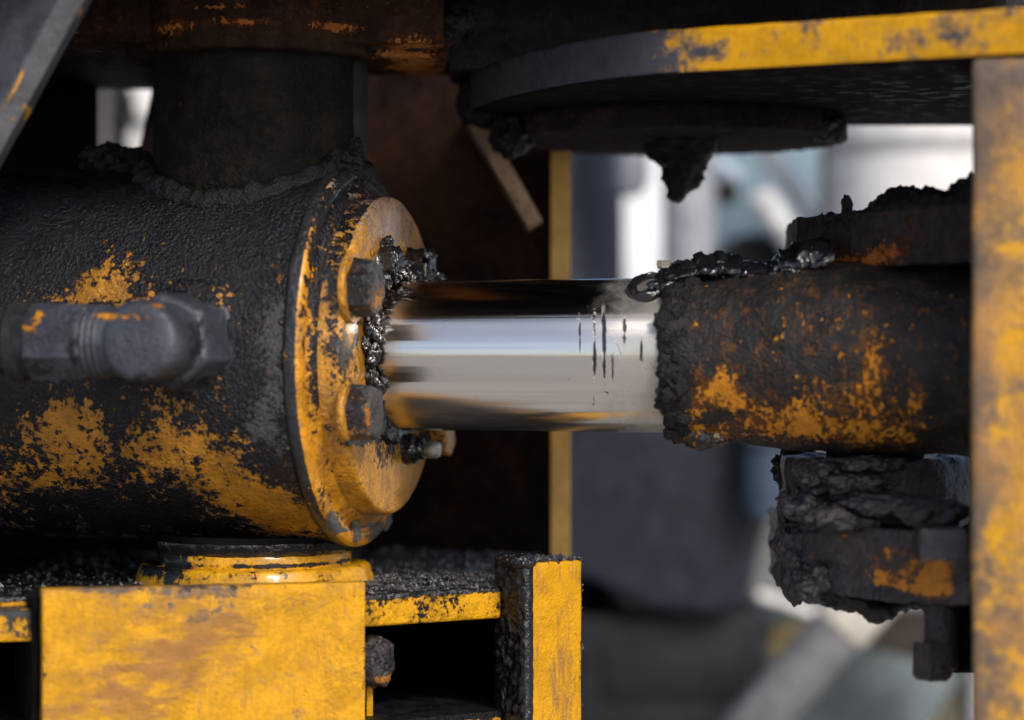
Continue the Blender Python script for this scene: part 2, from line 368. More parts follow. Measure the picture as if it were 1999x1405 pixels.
MAT['fitting'] = layered('fitting_steel', (.042, .046, .060), .34, [
    grime([(240, 620, 130, 14, .95, -480), (205, 612, 40, 14, .6, -500), (75, 630, 60, 50, .95, -420), (330, 600, 60, 20, .7, -400), (130, 700, 8, 60, .6, -430)], col=(.50, .20, .018), cover=-.78, n=[(40, .45), (10, .4)], soft=.1, film=0),
    grime([(340, 750, 120, 40, 1.1, -350), (70, 720, 70, 45, .8, -430), (150, 690, 22, 90, .9, -440), (400, 670, 24, 120, .8, -320)], col=(.012, .012, .015), cover=-.62, n=[(40, .5), (10, .4)], soft=.15)], grain=(8, 1.2))
MAT['bolt'] = layered('bolt_steel', (.06, .058, .06), .38, [
    grime([(684, 560, 50, 80, 1.2, -250), (678, 810, 50, 80, 1.2, -250), (755, 1290, 40, 60, .3, -200)], cover=-.35, col=BLK, r=.22, spec=.6, n=[(26, .35), (8, .5)], soft=.2, film=.5, h=1.2),  # grease, its blobs also painting the shaded left sides of the heads
    grime([(740, 585, 24, 40, .9, -250), (720, 810, 18, 50, .7, -250), (690, 850, 40, 24, .9, -250), (660, 560, 20, 70, .6, -250), (700, 600, 60, 16, .4, -250), (755, 1330, 40, 16, 1.2, -250), (700, 690, 300, 400, .12, -250)], col=(.40, .17, .03), cover=-.62, n=[(30, .5), (8, .5)], soft=.12, film=0)], grain=(6, 1.8))
MAT['brace'] = layered('brace_grime', (.055, .056, .065), .5, [
    grime([(32, 170, 9, 90, 1.3, -500, -29), (25, 235, 40, 40, .75, -500), (150, 20, 30, 30, .7, -500), (50, 210, 16, 30, .6, -500)], col=(.45, .22, .03), cover=-.72, n=[(60, .35), (18, .4)], soft=.12, film=0)], grain=(9, 1))
MAT['void'] = dirty('recess_shade_grime', (.005, .005, .006), (), cover=3, r=.8, spec=.05)  # near-black grime; deep shade of the recesses is put into its colour
# chrome rod
s = NT('chrome_rod')
stk = s.noise(5, 5, .6, 0, (90, 90, 1)); sp1 = s.noise(7, 4, .6)
xr = s.sstep(s.X, 60, 300)
crk = s.noise(20, 6, .65, .8, (1.0, 1, 6)); cm = s.m('ADD', s.m('MULTIPLY', s.m('SUBTRACT', crk, .5), 3.0), -.70)
for b in ((1176, 650, 5.5, 120, 1.4, -180), (1158, 695, 7, 130, 1.4, -180), (1130, 650, 4.5, 80, 1.1, -170), (1275, 650, 14, 110, .75, -200), (1205, 700, 50, 90, .35, -190), (1182, 765, 14, 8, .9, -190), (1108, 738, 5, 14, .7, -160), (1215, 640, 6, 60, .8, -180), (1192, 720, 7, 60, .9, -180), (1246, 690, 7, 80, .7, -190), (1145, 720, 5, 50, .8, -170), (1280, 800, 22, 40, .3, -200)):
    cm = s.m('ADD', cm, s.m('MULTIPLY', s.blob(b[0], b[1], b[2], b[3], b[5]), b[4]))
ck = s.m('MULTIPLY', s.sstep(cm, -.04, .10), s.m('MULTIPLY', s.sstep(s.X, 70, 120), s.sstep(s.Z, 110, 80)))
spk = s.m('MULTIPLY', s.sstep(s.m('ADD', sp1, s.m('MULTIPLY', xr, .09)), .735, .79), .9)
film = s.m('MULTIPLY', s.sstep(s.m('ADD', s.noise(60, 5), s.m('MULTIPLY', xr, .75)), .72, 1.35), .62)
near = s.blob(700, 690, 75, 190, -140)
dk = s.m('MAXIMUM', ck, spk)
col = s.mix(film, (.72, .68, .62), (.33, .33, .27)); col = s.mix(dk, col, (.02, .016, .014))
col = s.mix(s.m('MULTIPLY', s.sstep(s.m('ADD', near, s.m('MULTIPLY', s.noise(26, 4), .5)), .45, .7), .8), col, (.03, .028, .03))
s.set(s.b.inputs["Base Color"], col)
s.set(s.b.inputs["Metallic"], s.m('SUBTRACT', 1.0, s.m('MAXIMUM', dk, s.m('MULTIPLY', film, .6))))
s.set(s.b.inputs["Roughness"], s.m('ADD', s.m('ADD', s.m('MULTIPLY', stk, .08), .105), s.m('ADD', s.m('MULTIPLY', xr, .10), s.m('MULTIPLY', film, .25))))
wav = s.m('MULTIPLY', s.noise(26, 2, .5, 0, (40, 40, 1)), .9)
s.set(s.b.inputs["Normal"], s.bump(s.m('ADD', s.m('ADD', wav, s.m('MULTIPLY', stk, .16)), s.m('ADD', s.m('MULTIPLY', dk, -.8), s.m('MULTIPLY', s.sstep(sp1, .64, .74), .07))), 1.2))
tg = s.n.new("ShaderNodeCombineXYZ"); tg.inputs[0].default_value = math.cos(R(15.2)); tg.inputs[1].default_value = -math.sin(R(15.2))
s.b.inputs["Anisotropic"].default_value = .94; s.t.links.new(tg.outputs[0], s.b.inputs["Tangent"])     # ground round the rod: light smears along it
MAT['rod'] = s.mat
def plain(name, c, r=.5, metal=0.0, var=.25, ln=60, spec=.2):
    s = NT(name); s.b.inputs['Specular IOR Level'].default_value = spec; v = s.noise(ln, 5)
    s.set(s.b.inputs["Base Color"], s.mix(s.sstep(v, .3, .7), tuple(x*(1-var) for x in c), tuple(min(1, x*(1+var)) for x in c)))
    s.set(s.b.inputs["Roughness"], s.m('ADD', r-.1, s.m('MULTIPLY', v, .2))); s.b.inputs["Metallic"].default_value = metal
    s.set(s.b.inputs["Normal"], s.bump(s.noise(ln/5, 3), 1.5)); return s.mat
MAT['nipple'] = plain('nipple_steel', (.42, .42, .38), .3, .8, .3, 10)
MAT['stone'] = plain('pale_stone', (.42, .38, .30), .7, 0, .3, 14)
MAT['grit'] = plain('oily_grit', (.028, .026, .027), .18, 0, .6, 12, 1.0)
MAT['crust'] = plain('pale_crust', (.22, .17, .10), .6, 0, .5, 14)

# ------------------------------------------------------------------ ground
bm = bmesh.new()
gz = -5500.0
n = 24
vs = [[bm.verts.new(((i/n-.5)*2.0e6, (j/n-.5)*2.0e6, gz)) for j in range(n+1)] for i in range(n+1)]
for i in range(n):
    for j in range(n): bm.faces.new((vs[i][j], vs[i+1][j], vs[i+1][j+1], vs[i][j+1]))
gm = plain('yard_ground', (.38, .365, .34), .85, 0, .25, 900)
link_bm('ground', bm, gm, None, kind='structure')

# ------------------------------------------------------------------ hydraulic cylinder
th = R(15.2)
A = Vector((math.cos(th), -math.sin(th), 0)); B = Vector((math.sin(th), math.cos(th), 0)); Z = Vector((0, 0, 1))
F0 = Vector((-289, 0, 9))                       # centre of the flange face
def cy(t, ub, uz): return F0+A*t+B*ub+Z*uz
hc = thing('hydraulic_cylinder', 'large grimy hydraulic cylinder with yellow end flange and bright chrome rod between two frames', 'hydraulic cylinder', cy(0, 0, -375))
bm = lathe_bm([(-1500, 0), (-1500, 368)]+[(-1500+i*22, 368) for i in range(1, 66)]+[(-36, 368), (-33, 365), (-33, 330)], F0, A, 180)
def soft(k): return lambda co: k
lump(bm, 2.2, 120, 3, 1)
link_bm('barrel', bm, MAT['barrel'], hc)
bm = lathe_bm([(-33, 0), (-33, 364), (-30, 371), (-24, 373), (-8, 373), (-3, 371), (0, 366), (3, 352), (3, 346), (-3, 342), (-3, 334), (4, 326), (14, 316), (14, 0)], F0, A, 200)
lump(bm, 1.3, 40, 3, 2)
link_bm('end_flange', bm, MAT['flange'], hc, 50)
bm = lathe_bm([(8, 0), (8, 312), (50, 309), (56, 307), (59, 302), (59.5, 200), (59.5, 150)], F0, A, 200)
lump(bm, 1.0, 40, 3, 3)
link_bm('gland', bm, MAT['gland'], hc, 50)
# paint flakes and lugs on the flange rim
for nm, t0, ub, uz, dims, ang in (('locating_lug', -2, -60, -338, (12, 26, 40), 10), ('rim_plug', -6, 150, -332, (9, 40, 26), 24)):
    c = cy(t0, ub, uz); rz = Matrix.Rotation(R(ang), 3, A)
    bm = box_bm(c-A*0-rz@B*dims[1]/2-rz@Z*dims[2]/2, A*dims[0], rz@B*dims[1], rz@Z*dims[2], 4, 4)
    lump(bm, 2.5, 12, 4, 5)
    link_bm(nm, bm, plain('bare_grey_metal', (.10, .095, .085), .4, .0, .4, 10) if 'grey' not in MAT else MAT['grey'], hc)
# wiper seal: ragged black ring round the rod
bm = lathe_bm([(54, 140), (54, 172), (60, 175), (68, 168), (72, 158), (72, 140)], F0, A, 160, False)
dense(bm, 8, 2); lump(bm, 7, 16, 4, 7)
link_bm('wiper_seal', bm, MAT['grease'], hc)
bm = lathe_bm([(20, 0), (20, 146)]+[(20+i*20, 146) for i in range(1, 32)]+[(650, 146), (650, 0)], F0, A, 256)
rod = link_bm('piston_rod', bm, MAT['rod'], hc, 60)
# rod eye
prof = [(616, 0), (616, 148), (621, 154), (628, 157), (650, 158), (695, 159), (740, 162), (800, 168), (860, 174), (930, 178), (1400, 182), (1400, 0)]
pf = []
for (t0, r0), (t1, r1) in zip(prof, prof[1:]):
    k = max(1, int(math.hypot(t1-t0, r1-r0)/9)) if r0 > 100 and r1 > 100 else 1
    pf += [(t0+(t1-t0)*i/k, r0+(r1-r0)*i/k) for i in range(k)]
pf.append(prof[-1])
bm = lathe_bm(pf, F0+Z*-3, A, 150)
lump(bm, 3.6, 34, 5, 11)
bm.normal_update()
for v in bm.verts:                      # the ragged front lip and the bulge below it
    t = (v.co-F0).dot(A)
    if 605 < t < 665:
        q = v.co-F0; rad = (q-A*q.dot(A)).normalized(); e = 1-abs(t-635)/32
        v.co += A*9*fbm(v.co/18, 4)+rad*max(0, e)*(5+13*fbm(v.co/26+Vector((3, 0, 0)), 4))
eye = link_bm('rod_eye', bm, MAT['rod_eye'], hc, 180)
bm = blob_bm(cy(682, -30, -142), (58, 60, 34), .22, .55, 5, 4)
link_bm('weld_bead', bm, layered('weld_grime', (.02, .02, .02), .45, [dict(col=(.50, .20, .02), cover=-.35, n=[(30, .5), (9, .6)], b=[(1345, 825, 30, 40, .5, -250)], soft=.12), dict(col=(.33, .27, .17), cover=-.62, n=[(24, .4), (7, .5)], b=[(1410, 852, 40, 30, .8, -250)], soft=.12)], grain=(8, 2)), hc, 180)
bm = bmesh.new()                                       # tar crust round the sleeve's front lip
rnd = random.Random(5)
for i in range(34):
    a = R(-75+i*5); r = rnd.uniform(9, 19); rad = 156+rnd.uniform(-4, 5)
    blob_bm(cy(636+rnd.uniform(-10, 34), -rad*math.cos(a), rad*math.sin(a)-3), (r*1.2, r*.75, r), .5, .6, 4, i+400, bm)
link_bm('caked_grease', bm, MAT['dry'], hc, 180, kind='stuff')
# trunnions
TC = Vector((-507, 55, 0))
bm = lathe_bm([(300, 0), (300, 199)]+[(300+i*12, 199) for i in range(1, 26)]+[(606, 199), (606, 0)], (TC.x, TC.y, 0), Z, 160)
lump(bm, 3.0, 30, 5, 3)
link_bm('trunnion_boss', bm, MAT['trunnion'], hc, 60)
bm = cyl_bm((TC.x+26, TC.y+60, 300), (TC.x+26, TC.y+60, 600), 193, 3, 96)
link_bm('trunnion_pin', bm, plain('pin_grey', (.03, .032, .033), .55, 0, .3, 40), hc)
bm = bmesh.new()
N = 260
rows = []
for i in range(N):
    a = 2*math.pi*i/N; dr = Vector((math.cos(a), math.sin(a), 0)); row = []
    base = math.sqrt(max(0, 368**2-(( (Vector((TC.x, TC.y, 0))+dr*215-F0).dot(B))**2)))
    for q in range(14):
        b = math.pi*2*q/14
        h = 26+14*fbm(Vector((a*3, 0, 0)), 3)
        p = Vector((TC.x, TC.y, base-6))+dr*(212+26*math.cos(b))+Z*(h*math.sin(b)+8)
        p += (dr*math.cos(b)+Z*math.sin(b))*12*fbm(p/22, 5)
        row.append(bm.verts.new(p))
    rows.append(row)
for i in range(N):
    for q in range(14): bm.faces.new((rows[i][q], rows[(i+1) % N][q], rows[(i+1) % N][(q+1) % 14], rows[i][(q+1) % 14]))
blob_bm((-318, 20, 408), (26, 30, 30), .5, .5, 5, 1, bm)
blob_bm((-330, -60, 384), (40, 40, 18), .5, .5, 5, 8, bm)
blob_bm((-800, 160, 398), (66, 60, 36), .45, .45, 5, 2, bm)
blob_bm((-700, 90, 380), (80, 60, 20), .5, .5, 5, 3, bm)
link_bm('grease_collar', bm, MAT['dry'], hc, 180, kind='stuff')
bm = lathe_bm([(-340, 0), (-340, 186), (-440, 186), (-440, 0)], (TC.x, TC.y, 0), Z, 120)
link_bm('lower_trunnion', bm, MAT['void'], hc)

def hexhead(c, ax, r, L, spin=0.0, seed=0, amp=1.6):
    bm = bmesh.new(); bm = lathe_bm([(0, 0), (0, r), (L*.90, r), (L, r*.86), (L+2, r*.5), (L+2, 0)], c, ax, 6, False, bm, R(spin))
    bmesh.ops.remove_doubles(bm, verts=bm.verts, dist=.01)
    bevel(bm, 3.5, 2)
    dense(bm, 12, 4); lump(bm, amp, 12, 4, seed)
    return bm
for i, (ub, uz, sp) in enumerate(((-262, 124, 8), (-266, -106, 20))):
    bw = lathe_bm([(58, 0), (58, 64), (64, 66), (70, 64), (70, 0)], cy(0, ub, uz), A, 64); lump(bw, 1.5, 14, 3, i)
    hb = hexhead(cy(68, ub, uz), A, 54, 46, sp, i+3, 2.6)
    ho = link_bm('gland_bolt', hb, MAT['bolt'], hc, 38)
    link_bm('washer', bw, MAT['gland'], ho)
for i, (ub, uz, r, L) in enumerate(((-70, 178, 34, 40), (96, 172, 38, 52))):
    bm = hexhead(cy(58, ub, uz), A, r, L, 10*i, 20+i, 9); 
    ho = link_bm('gland_bolt', bm, MAT['grease'], hc, 180, label='gland bolt buried in black grease')
hb = hexhead(cy(58, 226, -164), A, 42, 52, 14, 33, 2.4)
link_bm('gland_bolt', hb, MAT['gland'], hc, 38, label='yellow painted gland bolt below the far side of the rod')
# grease nipple below the rod
gn = lathe_bm([(56, 0), (56, 30), (82, 28), (84, 22), (100, 20)], cy(0, 76, -184), A, 40); dense(gn, 8, 3); lump(gn, 6, 14, 4, 31)
gno = link_bm('grease_nipple', gn, MAT['grease'], hc, 180)
bm = lathe_bm([(92, 0), (92, 13), (104, 13), (108, 17), (120, 18), (128, 15), (131, 8), (131, 3), (126, 2.5), (126, 0)], cy(0, 84, -186), A, 40)
link_bm('nipple_tip', bm, MAT['nipple'], gno, 60)

# grease lumps lying on the gland by the rod
bm = bmesh.new()
for i, (t, ub, uz, r) in enumerate(((82, -60, 158, 24), (72, -100, 140, 20), (86, 84, 160, 26), (100, 126, 150, 22), (84, 10, 152, 24), (70, -130, 118, 14), (118, 130, 146, 12), (98, 110, 200, 14), (112, 60, 196, 12), (70, -62, 220, 10), (66, -70, 208, 16), (104, 150, 146, 18))):
    blob_bm(cy(t, ub, uz), (r, r, r*.85), .55, .6, 4, i+40, bm)
link_bm('grease_clump', bm, MAT['grease'], None, 180, 'glossy black grease lumped on top of the chrome rod against the yellow end cap', 'grease clump', 'grease clumps on the machine')
bm = bmesh.new()
for i, (t, ub, uz, r) in enumerate(((70, -158, 40, 20), (74, -168, 0, 17), (70, -164, 70, 19), (68, -160, -40, 16), (76, -150, 86, 16), (64, -188, 20, 12), (72, -150, -70, 20), (66, -176, 50, 13))):
    blob_bm(cy(t, ub, uz), (r*.8, r*.7, r*1.25), .5, .6, 4, i+60, bm)
link_bm('grease_clump', bm, MAT['grease'], None, 180, 'black grease smeared round the rod seal between the two nearer cap bolts', 'grease clump', 'grease clumps on the machine')

# ------------------------------------------------------------------ hose elbow on the barrel
EB = cy(-216, -345, 24)                     # on the barrel skin
he = thing('hose_elbow', 'blue-grey forged hose elbow screwed into the side of the black cylinder barrel', 'hose fitting', EB)
bm = lathe_bm([(-10, 0), (-10, 118), (8, 112), (20, 96), (26, 80), (26, 0)], EB, -B, 96); dense(bm, 14, 2); lump(bm, 6, 26, 5, 5)
link_bm('base_boss', bm, MAT['barrel'], he, 180)
bm = lathe_bm([(20, 0), (20, 92), (128, 92), (140, 82), (140, 0)], EB, -B, 6, False, None, R(8)); bevel(bm, 9, 3); lump(bm, 1.5, 20)
link_bm('hex_nut', bm, MAT['fitting'], he, 40)
bm = lathe_bm([(100, 0), (100, 70), (150, 72), (228, 74), (243, 72), (252, 66), (255, 60), (256, 40), (256, 0)], EB, -B, 64); lump(bm, 2.0, 34, 4, 9)
link_bm('elbow_head', bm, MAT['fitting'], he, 30)
E2 = EB-B*186
bm = lathe_bm([(40, 0), (40, 62), (84, 62), (88, 66), (94, 62), (100, 66), (106, 62), (112, 66), (118, 62), (122, 0)], E2, -A, 64)
link_bm('threaded_neck', bm, MAT['fitting'], he)
bm = lathe_bm([(116, 0), (116, 64), (122, 70), (128, 71), (128, 71)]+[(128, 73), (222, 73), (228, 66), (228, 0)], E2, -A, 8, False, None, R(22)); bevel(bm, 4, 2); lump(bm, 1.5, 20)
link_bm('union_nut', bm, MAT['fitting'], he, 35)
bm = lathe_bm([(222, 0), (222, 62), (242, 62), (246, 70), (262, 72), (270, 66), (276, 58), (600, 58), (600, 0)], E2, -A, 64)
link_bm('hose', bm, plain('hose_rubber', (.02, .02, .022), .5, 0, .4, 30), he)

# ------------------------------------------------------------------ upper frame over the cylinder
uf = thing('upper_frame', 'dark greasy upper frame with a round bearing collar above the cylinder', 'machine frame', (-500, 0, 590))
bm = box_bm((-1500, -120, 604), (1370, 0, 0), (0, 560, 0), (0, 0, 130), 6, 6); lump(bm, 3, 40, 4, 3)
link_bm('frame_plate', bm, MAT['roof'], uf)
bm = lathe_bm([(0, 203), (0, 246), (6, 251), (60, 253), (100, 253), (100, 203)], (TC.x, TC.y, 588), Z, 160, False)
bm.faces.ensure_lookup_table(); dense(bm, 22, 2); lump(bm, 3.5, 34, 5, 6)
link_bm('bearing_collar', bm, MAT['roof'], uf, 60)
bm = box_bm((-310, -30, 590), (190, 30, 0), (-20, 240, 0), (0, 0, 50), 5, 6); lump(bm, 3, 26, 4, 8)
link_bm('stop_plate', bm, MAT['roof'], uf)
bm = box_bm((-1500, -580, 736), (2500, 0, 0), (0, 850, 0), (0, 0, 60), 0)
link_bm('cover_plate', bm, MAT['void'], uf)  # out of view; overhang sized to shade barrel, collar and rod top
bm = bmesh.new()
for i in range(30):
    x = -300+random.random()*200; y = -60+random.random()*120
    blob_bm((x, y, 622+random.random()*40), (34, 24, 16+random.random()*12), .6, .5, 3, i+90, bm)
link_bm('caked_grime', bm, MAT['dry'], uf, 180, kind='stuff')

# ------------------------------------------------------------------ rear wall plate behind the rod
rw = thing('rear_wall_plate', 'rust-brown rear wall plate with a yellow cut edge behind the chrome rod', 'steel plate', W(900, 1080, 760))
a0 = W(1079, 700, 640); a1 = W(640, 700, 880)
dv = Vector((a1.x-a0.x, a1.y-a0.y, 0)); nv = Vector((-dv.y, dv.x, 0)).normalized()
if nv.y < 0: nv = -nv
bm = box_bm((a0.x, a0.y, -1000), dv, nv*40, (0, 0, 2230), 0)
link_bm('wall_panel', bm, MAT['rearwall'], rw)
bm = box_bm((a0.x-4, a0.y-10, -1000), (43, 0, 0), (0, 120, 0), (0, 0, 1550), 3, 8); lump(bm, .9, 20, 3, 4)
link_bm('cut_edge', bm, MAT['strip'], rw)
g0, g1 = W(915, 205, 500), W(1046, 436, 500)
gd = (g1-g0).normalized(); gn_ = Vector((gd.z, 0, -gd.x))
bm = box_bm(g0-gn_*17, g1-g0, gn_*36, (0, 240, 0), 4, 6); lump(bm, 1.2, 24, 3, 4)
link_bm('gusset', bm, MAT['gusset'], rw)
# far left inner walls, leaving a slot open to the yard
lw = thing('inner_web', 'dark inner web plate left of the trunnion boss in the shade', 'steel plate', W(60, 400, 700))
bm = box_bm(W(-400, 1300, 700), Vector((W(188, 0, 700).x-W(-400, 0, 700).x, 0, 0)), (0, 40, 0), (0, 0, 1500), 3)
link_bm('web_panel', bm, MAT['rearwall'], lw)
p0 = W(300, 160, 760); p1 = W(262, 330, 760); p2 = W(650, 330, 860); p3 = W(650, 120, 860)
p4 = W(180, 380, 760)
bm = prism_bm([p0, p1, (p4.x, p4.y, p4.z), (p4.x, p4.y, -500), (p2.x, p2.y, -500), (p3.x, p3.y, 720), (p0.x, p0.y, 720)], (0, 40, 0), 2)
link_bm('slot_edge_panel', bm, MAT['rearwall'], lw)
bm = box_bm(W(-300, 140, 435), (W(305, 0, 435).x-W(-300, 0, 435).x, 30, 0), (0, 330, 0), (0, 0, 40), 3, 3)
link_bm('cross_member', bm, MAT['rearwall'], lw)

# ------------------------------------------------------------------ diagonal brace, upper left, near the lens
q0, q1 = W(215, -90, -500), W(-307, 859, -500)
dd = (q1-q0); dn = Vector((dd.z, 0, -dd.x)).normalized()
if dn.x > 0: dn = -dn
P1 = q0+dn*40+Vector((0, -8, 0)); P2 = P1+dn*330+Vector((0, 330, 0))
bm = prism_bm([q0, P1, P2, P2+Vector((0, 60, 0)), q0+Vector((0, 60, 0))], dd, 5, 2); dense(bm, 40, 4); lump(bm, 1.2, 40, 3, 3)
brc = link_bm('diagonal_brace', bm, MAT['brace'], None, 40, 'grey diagonal flat bar with a scraped orange edge crossing the upper corner', 'brace bar')

# ------------------------------------------------------------------ lower frame
lf = thing('lower_frame', 'yellow welded lower frame with shelf, square front plate and end post under the cylinder', 'machine frame', (-400, -100, -900))
e0 = Vector((-300, -284, 0)); e1 = Vector((-20, -101, 0)); ed = (e1-e0).normalized(); en = Vector((-ed.y, ed.x, 0))
pts = [e1, e1+ed*0+en*14, Vector((60, 30, 0)), Vector((90, 640, 0)), Vector((-300, 960, 0)), Vector((-1400, 960, 0)), Vector((-1400, -300, 0)), Vector((-760, -300, 0)), Vector((-520, -250, 0)), e0-ed*30]
pts = [Vector((p.x, p.y, -494)) for p in pts]
bm = prism_bm(pts, (0, 0, 60), 7, 3)
link_bm('shelf', bm, MAT['shelf_edge'], lf)
bl, br = W(84, 0, -457), W(713, 0, -300)
fd = Vector((br.x-bl.x, br.y-bl.y, 0)); fn = Vector((-fd.y, fd.x, 0)).normalized()
tl, tr = W(84, 1151, -457).z, W(713, 1136, -300).z
bm = prism_bm([(bl.x, bl.y, -1000), (br.x, br.y, -1000), (br.x, br.y, tr), (bl.x, bl.y, tl)], fn*44, 0)
bmesh.ops.subdivide_edges(bm, edges=bm.edges[:], cuts=22, use_grid_fill=True)
bevel(bm, 4, 2); lump(bm, 1.3, 22, 4, 3)
link_bm('front_plate', bm, MAT['front_plate'], lf)
bm = box_bm(Vector((bl.x, bl.y, -1000))+fn*46-fd.normalized()*14, fd.normalized()*30, fn*400, (0, 0, 1000-432), 3, 4)
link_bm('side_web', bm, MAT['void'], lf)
pf0 = Vector((29, -152, -1000)); pw = ed*126; pdv = en*104
bm = box_bm(pf0, pw, pdv, (0, 0, 1000-384), 0); bmesh.ops.subdivide_edges(bm, edges=bm.edges[:], cuts=16, use_grid_fill=True)
bevel(bm, 6, 3); lump(bm, 1.5, 20, 4, 4)
link_bm('end_post', bm, MAT['post'], lf)
# black grease caking the inner side of the post
bm = bmesh.new(); nu, nvv = 26, 150; rows = []
for j in range(nvv+1):
    row = []
    for i in range(nu+1):
        u, v = i/nu, j/nvv
        p = pf0+pdv*(u*1.06-.05)+Vector((0, 0, 622*v)); env = min(1, 8*u+.15, 8*(1-u)+.1)
        p += -ed*(5+9*env*(.7+fbm(p/Vector((17)) if False else p/15, 5)))
        row.append(bm.verts.new(p))
    rows.append(row)
for r0, r1 in zip(rows, rows[1:]):
    for i in range(nu): bm.faces.new((r0[i], r0[i+1], r1[i+1], r1[i]))
fr = bmesh.ops.extrude_face_region(bm, geom=bm.faces[:])
for v in [g for g in fr['geom'] if isinstance(g, bmesh.types.BMVert)]: v.co += ed*16
for i in range(10):
    blob_bm(pf0+pdv*random.random()-ed*4+Vector((0, 0, 617)), (20, 20, 12), .6, .5, 3, i+200, bm)
link_bm('caked_grease', bm, layered('post_grease', (.006, .006, .008), .16, [dict(col=(.5, .22, .015), cover=-.78, n=[(40, .25, (1, 1, 2)), (9, .45, (1, 1, 2))], soft=.06, film=0)], grain=(10, 1.6), spec=.7), lf, 180, kind='stuff')
bm = prism_bm([Vector((p.x, p.y, -720)) for p in pts], (0, 0, 50), 5)
link_bm('lower_shelf', bm, layered('lower_shelf_paint', (.52, .25, .015), .42, [
    dict(col=BLK, r=.34, cover=-.35, n=[(60, .4), (12, .6), (4, .4)], film=.3, rough=(7, 2.5), ramp=[('z', -686, -674, 1.6)], h=1.4),
    dict(col=BLK, r=.4, cover=-.2, n=[(50, .4), (9, .5)], ramp=[('y', 0, 60, 1.5)], h=1.0)], grain=(5, 1.2)), lf)
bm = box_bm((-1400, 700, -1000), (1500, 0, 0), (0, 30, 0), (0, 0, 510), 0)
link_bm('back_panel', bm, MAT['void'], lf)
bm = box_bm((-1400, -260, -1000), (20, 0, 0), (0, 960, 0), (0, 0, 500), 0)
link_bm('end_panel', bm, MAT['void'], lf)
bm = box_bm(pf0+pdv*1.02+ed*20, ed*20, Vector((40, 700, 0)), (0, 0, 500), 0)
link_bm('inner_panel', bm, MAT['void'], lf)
bm = box_bm(W(-200, 1256, -430), (W(72, 0, -430).x-W(-200, 0, -430).x, 40, 0), (0, 160, 0), (0, 0, 56), 8, 5); lump(bm, 2.5, 24, 4, 3)
link_bm('side_ledge', bm, MAT['ledge'], lf)
# bearing ring under the lower trunnion
bm = lathe_bm([(-440, 185), (-440, 236), (-424, 233), (-414, 228), (-404, 226), (-400, 222), (-400, 185)], (TC.x, TC.y, 0), Z, 180, False); lump(bm, 1.6, 24, 4, 3)
rg = link_bm('bearing_ring', bm, MAT['ring'], lf, 50)
bm = lathe_bm([(-404, 170), (-404, 188), (-396, 190), (-376, 190), (-372, 186), (-372, 170)], (TC.x, TC.y, 0), Z, 180, False); lump(bm, 1.2, 24, 4, 4)
link_bm('dust_lip', bm, MAT['ring'], rg, 50)
bm = lathe_bm([(-400, 150), (-400, 172), (-366, 196), (-352, 196), (-350, 150)], (TC.x, TC.y, 0), Z, 160, False); lump(bm, 3, 24, 4, 5)
link_bm('oil_film_ring', bm, MAT['grease'], rg, 60)
bm = hexhead(W(727, 1290, -190)+Vector((0, 0, 0)), Vector((.90, -.42, 0)), 50, 26, 12, 6, 6)
bm2 = cyl_bm(W(715, 1290, -170)-Vector((40, -19, 0)), W(735, 1290, -190), 26, 3, 32)
fb = link_bm('frame_bolt', bm, MAT['bolt'], lf, 50); link_bm('bolt_shank', bm2, MAT['void'], fb)
bm = box_bm(W(716, 1402, -180), (12, 4, 0), (-4, 60, 0), (0, 0, 62), 2); link_bm('spacer_tab', bm, MAT['post'], lf)
# grit lying on the shelf
bm = bmesh.new()
def grain(x, y, z, r):
    own = []
    q = [Vector((random.uniform(-1, 1), random.uniform(-1, 1), random.uniform(-1, 1))).normalized()*r*random.uniform(.6, 1.2) for _ in range(6)]
    base = [(1,0,0),(-1,0,0),(0,1,0),(0,-1,0),(0,0,1),(0,0,-1)]
    vv = [bm.verts.new(Vector((x, y, z))+Vector(b)*r*random.uniform(.6, 1.2)+q[i]*.35) for i, b in enumerate(base)]
    for t in ((0,2,4),(2,1,4),(1,3,4),(3,0,4),(2,0,5),(1,2,5),(3,1,5),(0,3,5)): bm.faces.new([vv[i] for i in t])
cnt = 0
while cnt < 8000:
    x = random.uniform(-1000, 200); y = random.uniform(-300, 800)
    p = Vector((x, y, 0))
    if (p-e0).dot(en) < 4 or (x > -20 and (p-e1).dot(en) < 10): continue
    if x > 60: continue
    if math.hypot(x-TC.x, y-TC.y) < 232: continue
    if x < -300 and random.random() < .9: continue
    if y > 60+x*.0+400 and random.random() < .3: continue
    r = random.choice((1.6, 2, 2, 2.5, 3, 3.5, 4.5, 6)) * (1.0 if y < 300 else 1.6)
    z = -434+max(0, 10*fbm(Vector((x/60, y/60, 1)), 3))*(1 if (p-e0).dot(en) > 25 else .2)
    grain(x, y, z+r*.3, r); cnt += 1
for i in range(420):
    u, v = random.random(), random.random(); p = pf0+pw*u+pdv*v
    grain(p.x, p.y, -384+2, random.uniform(2, 6))
for i in range(26):
    v = random.random(); p = pf0+pw*1.005+pdv*random.random()*.2
    grain(p.x, p.y, -400-v*280, random.uniform(2, 6))
link_bm('grit', bm, MAT['grit'], None, 30, 'oily black grit scattered over the shelf under the cylinder', 'grit', None, 'stuff')

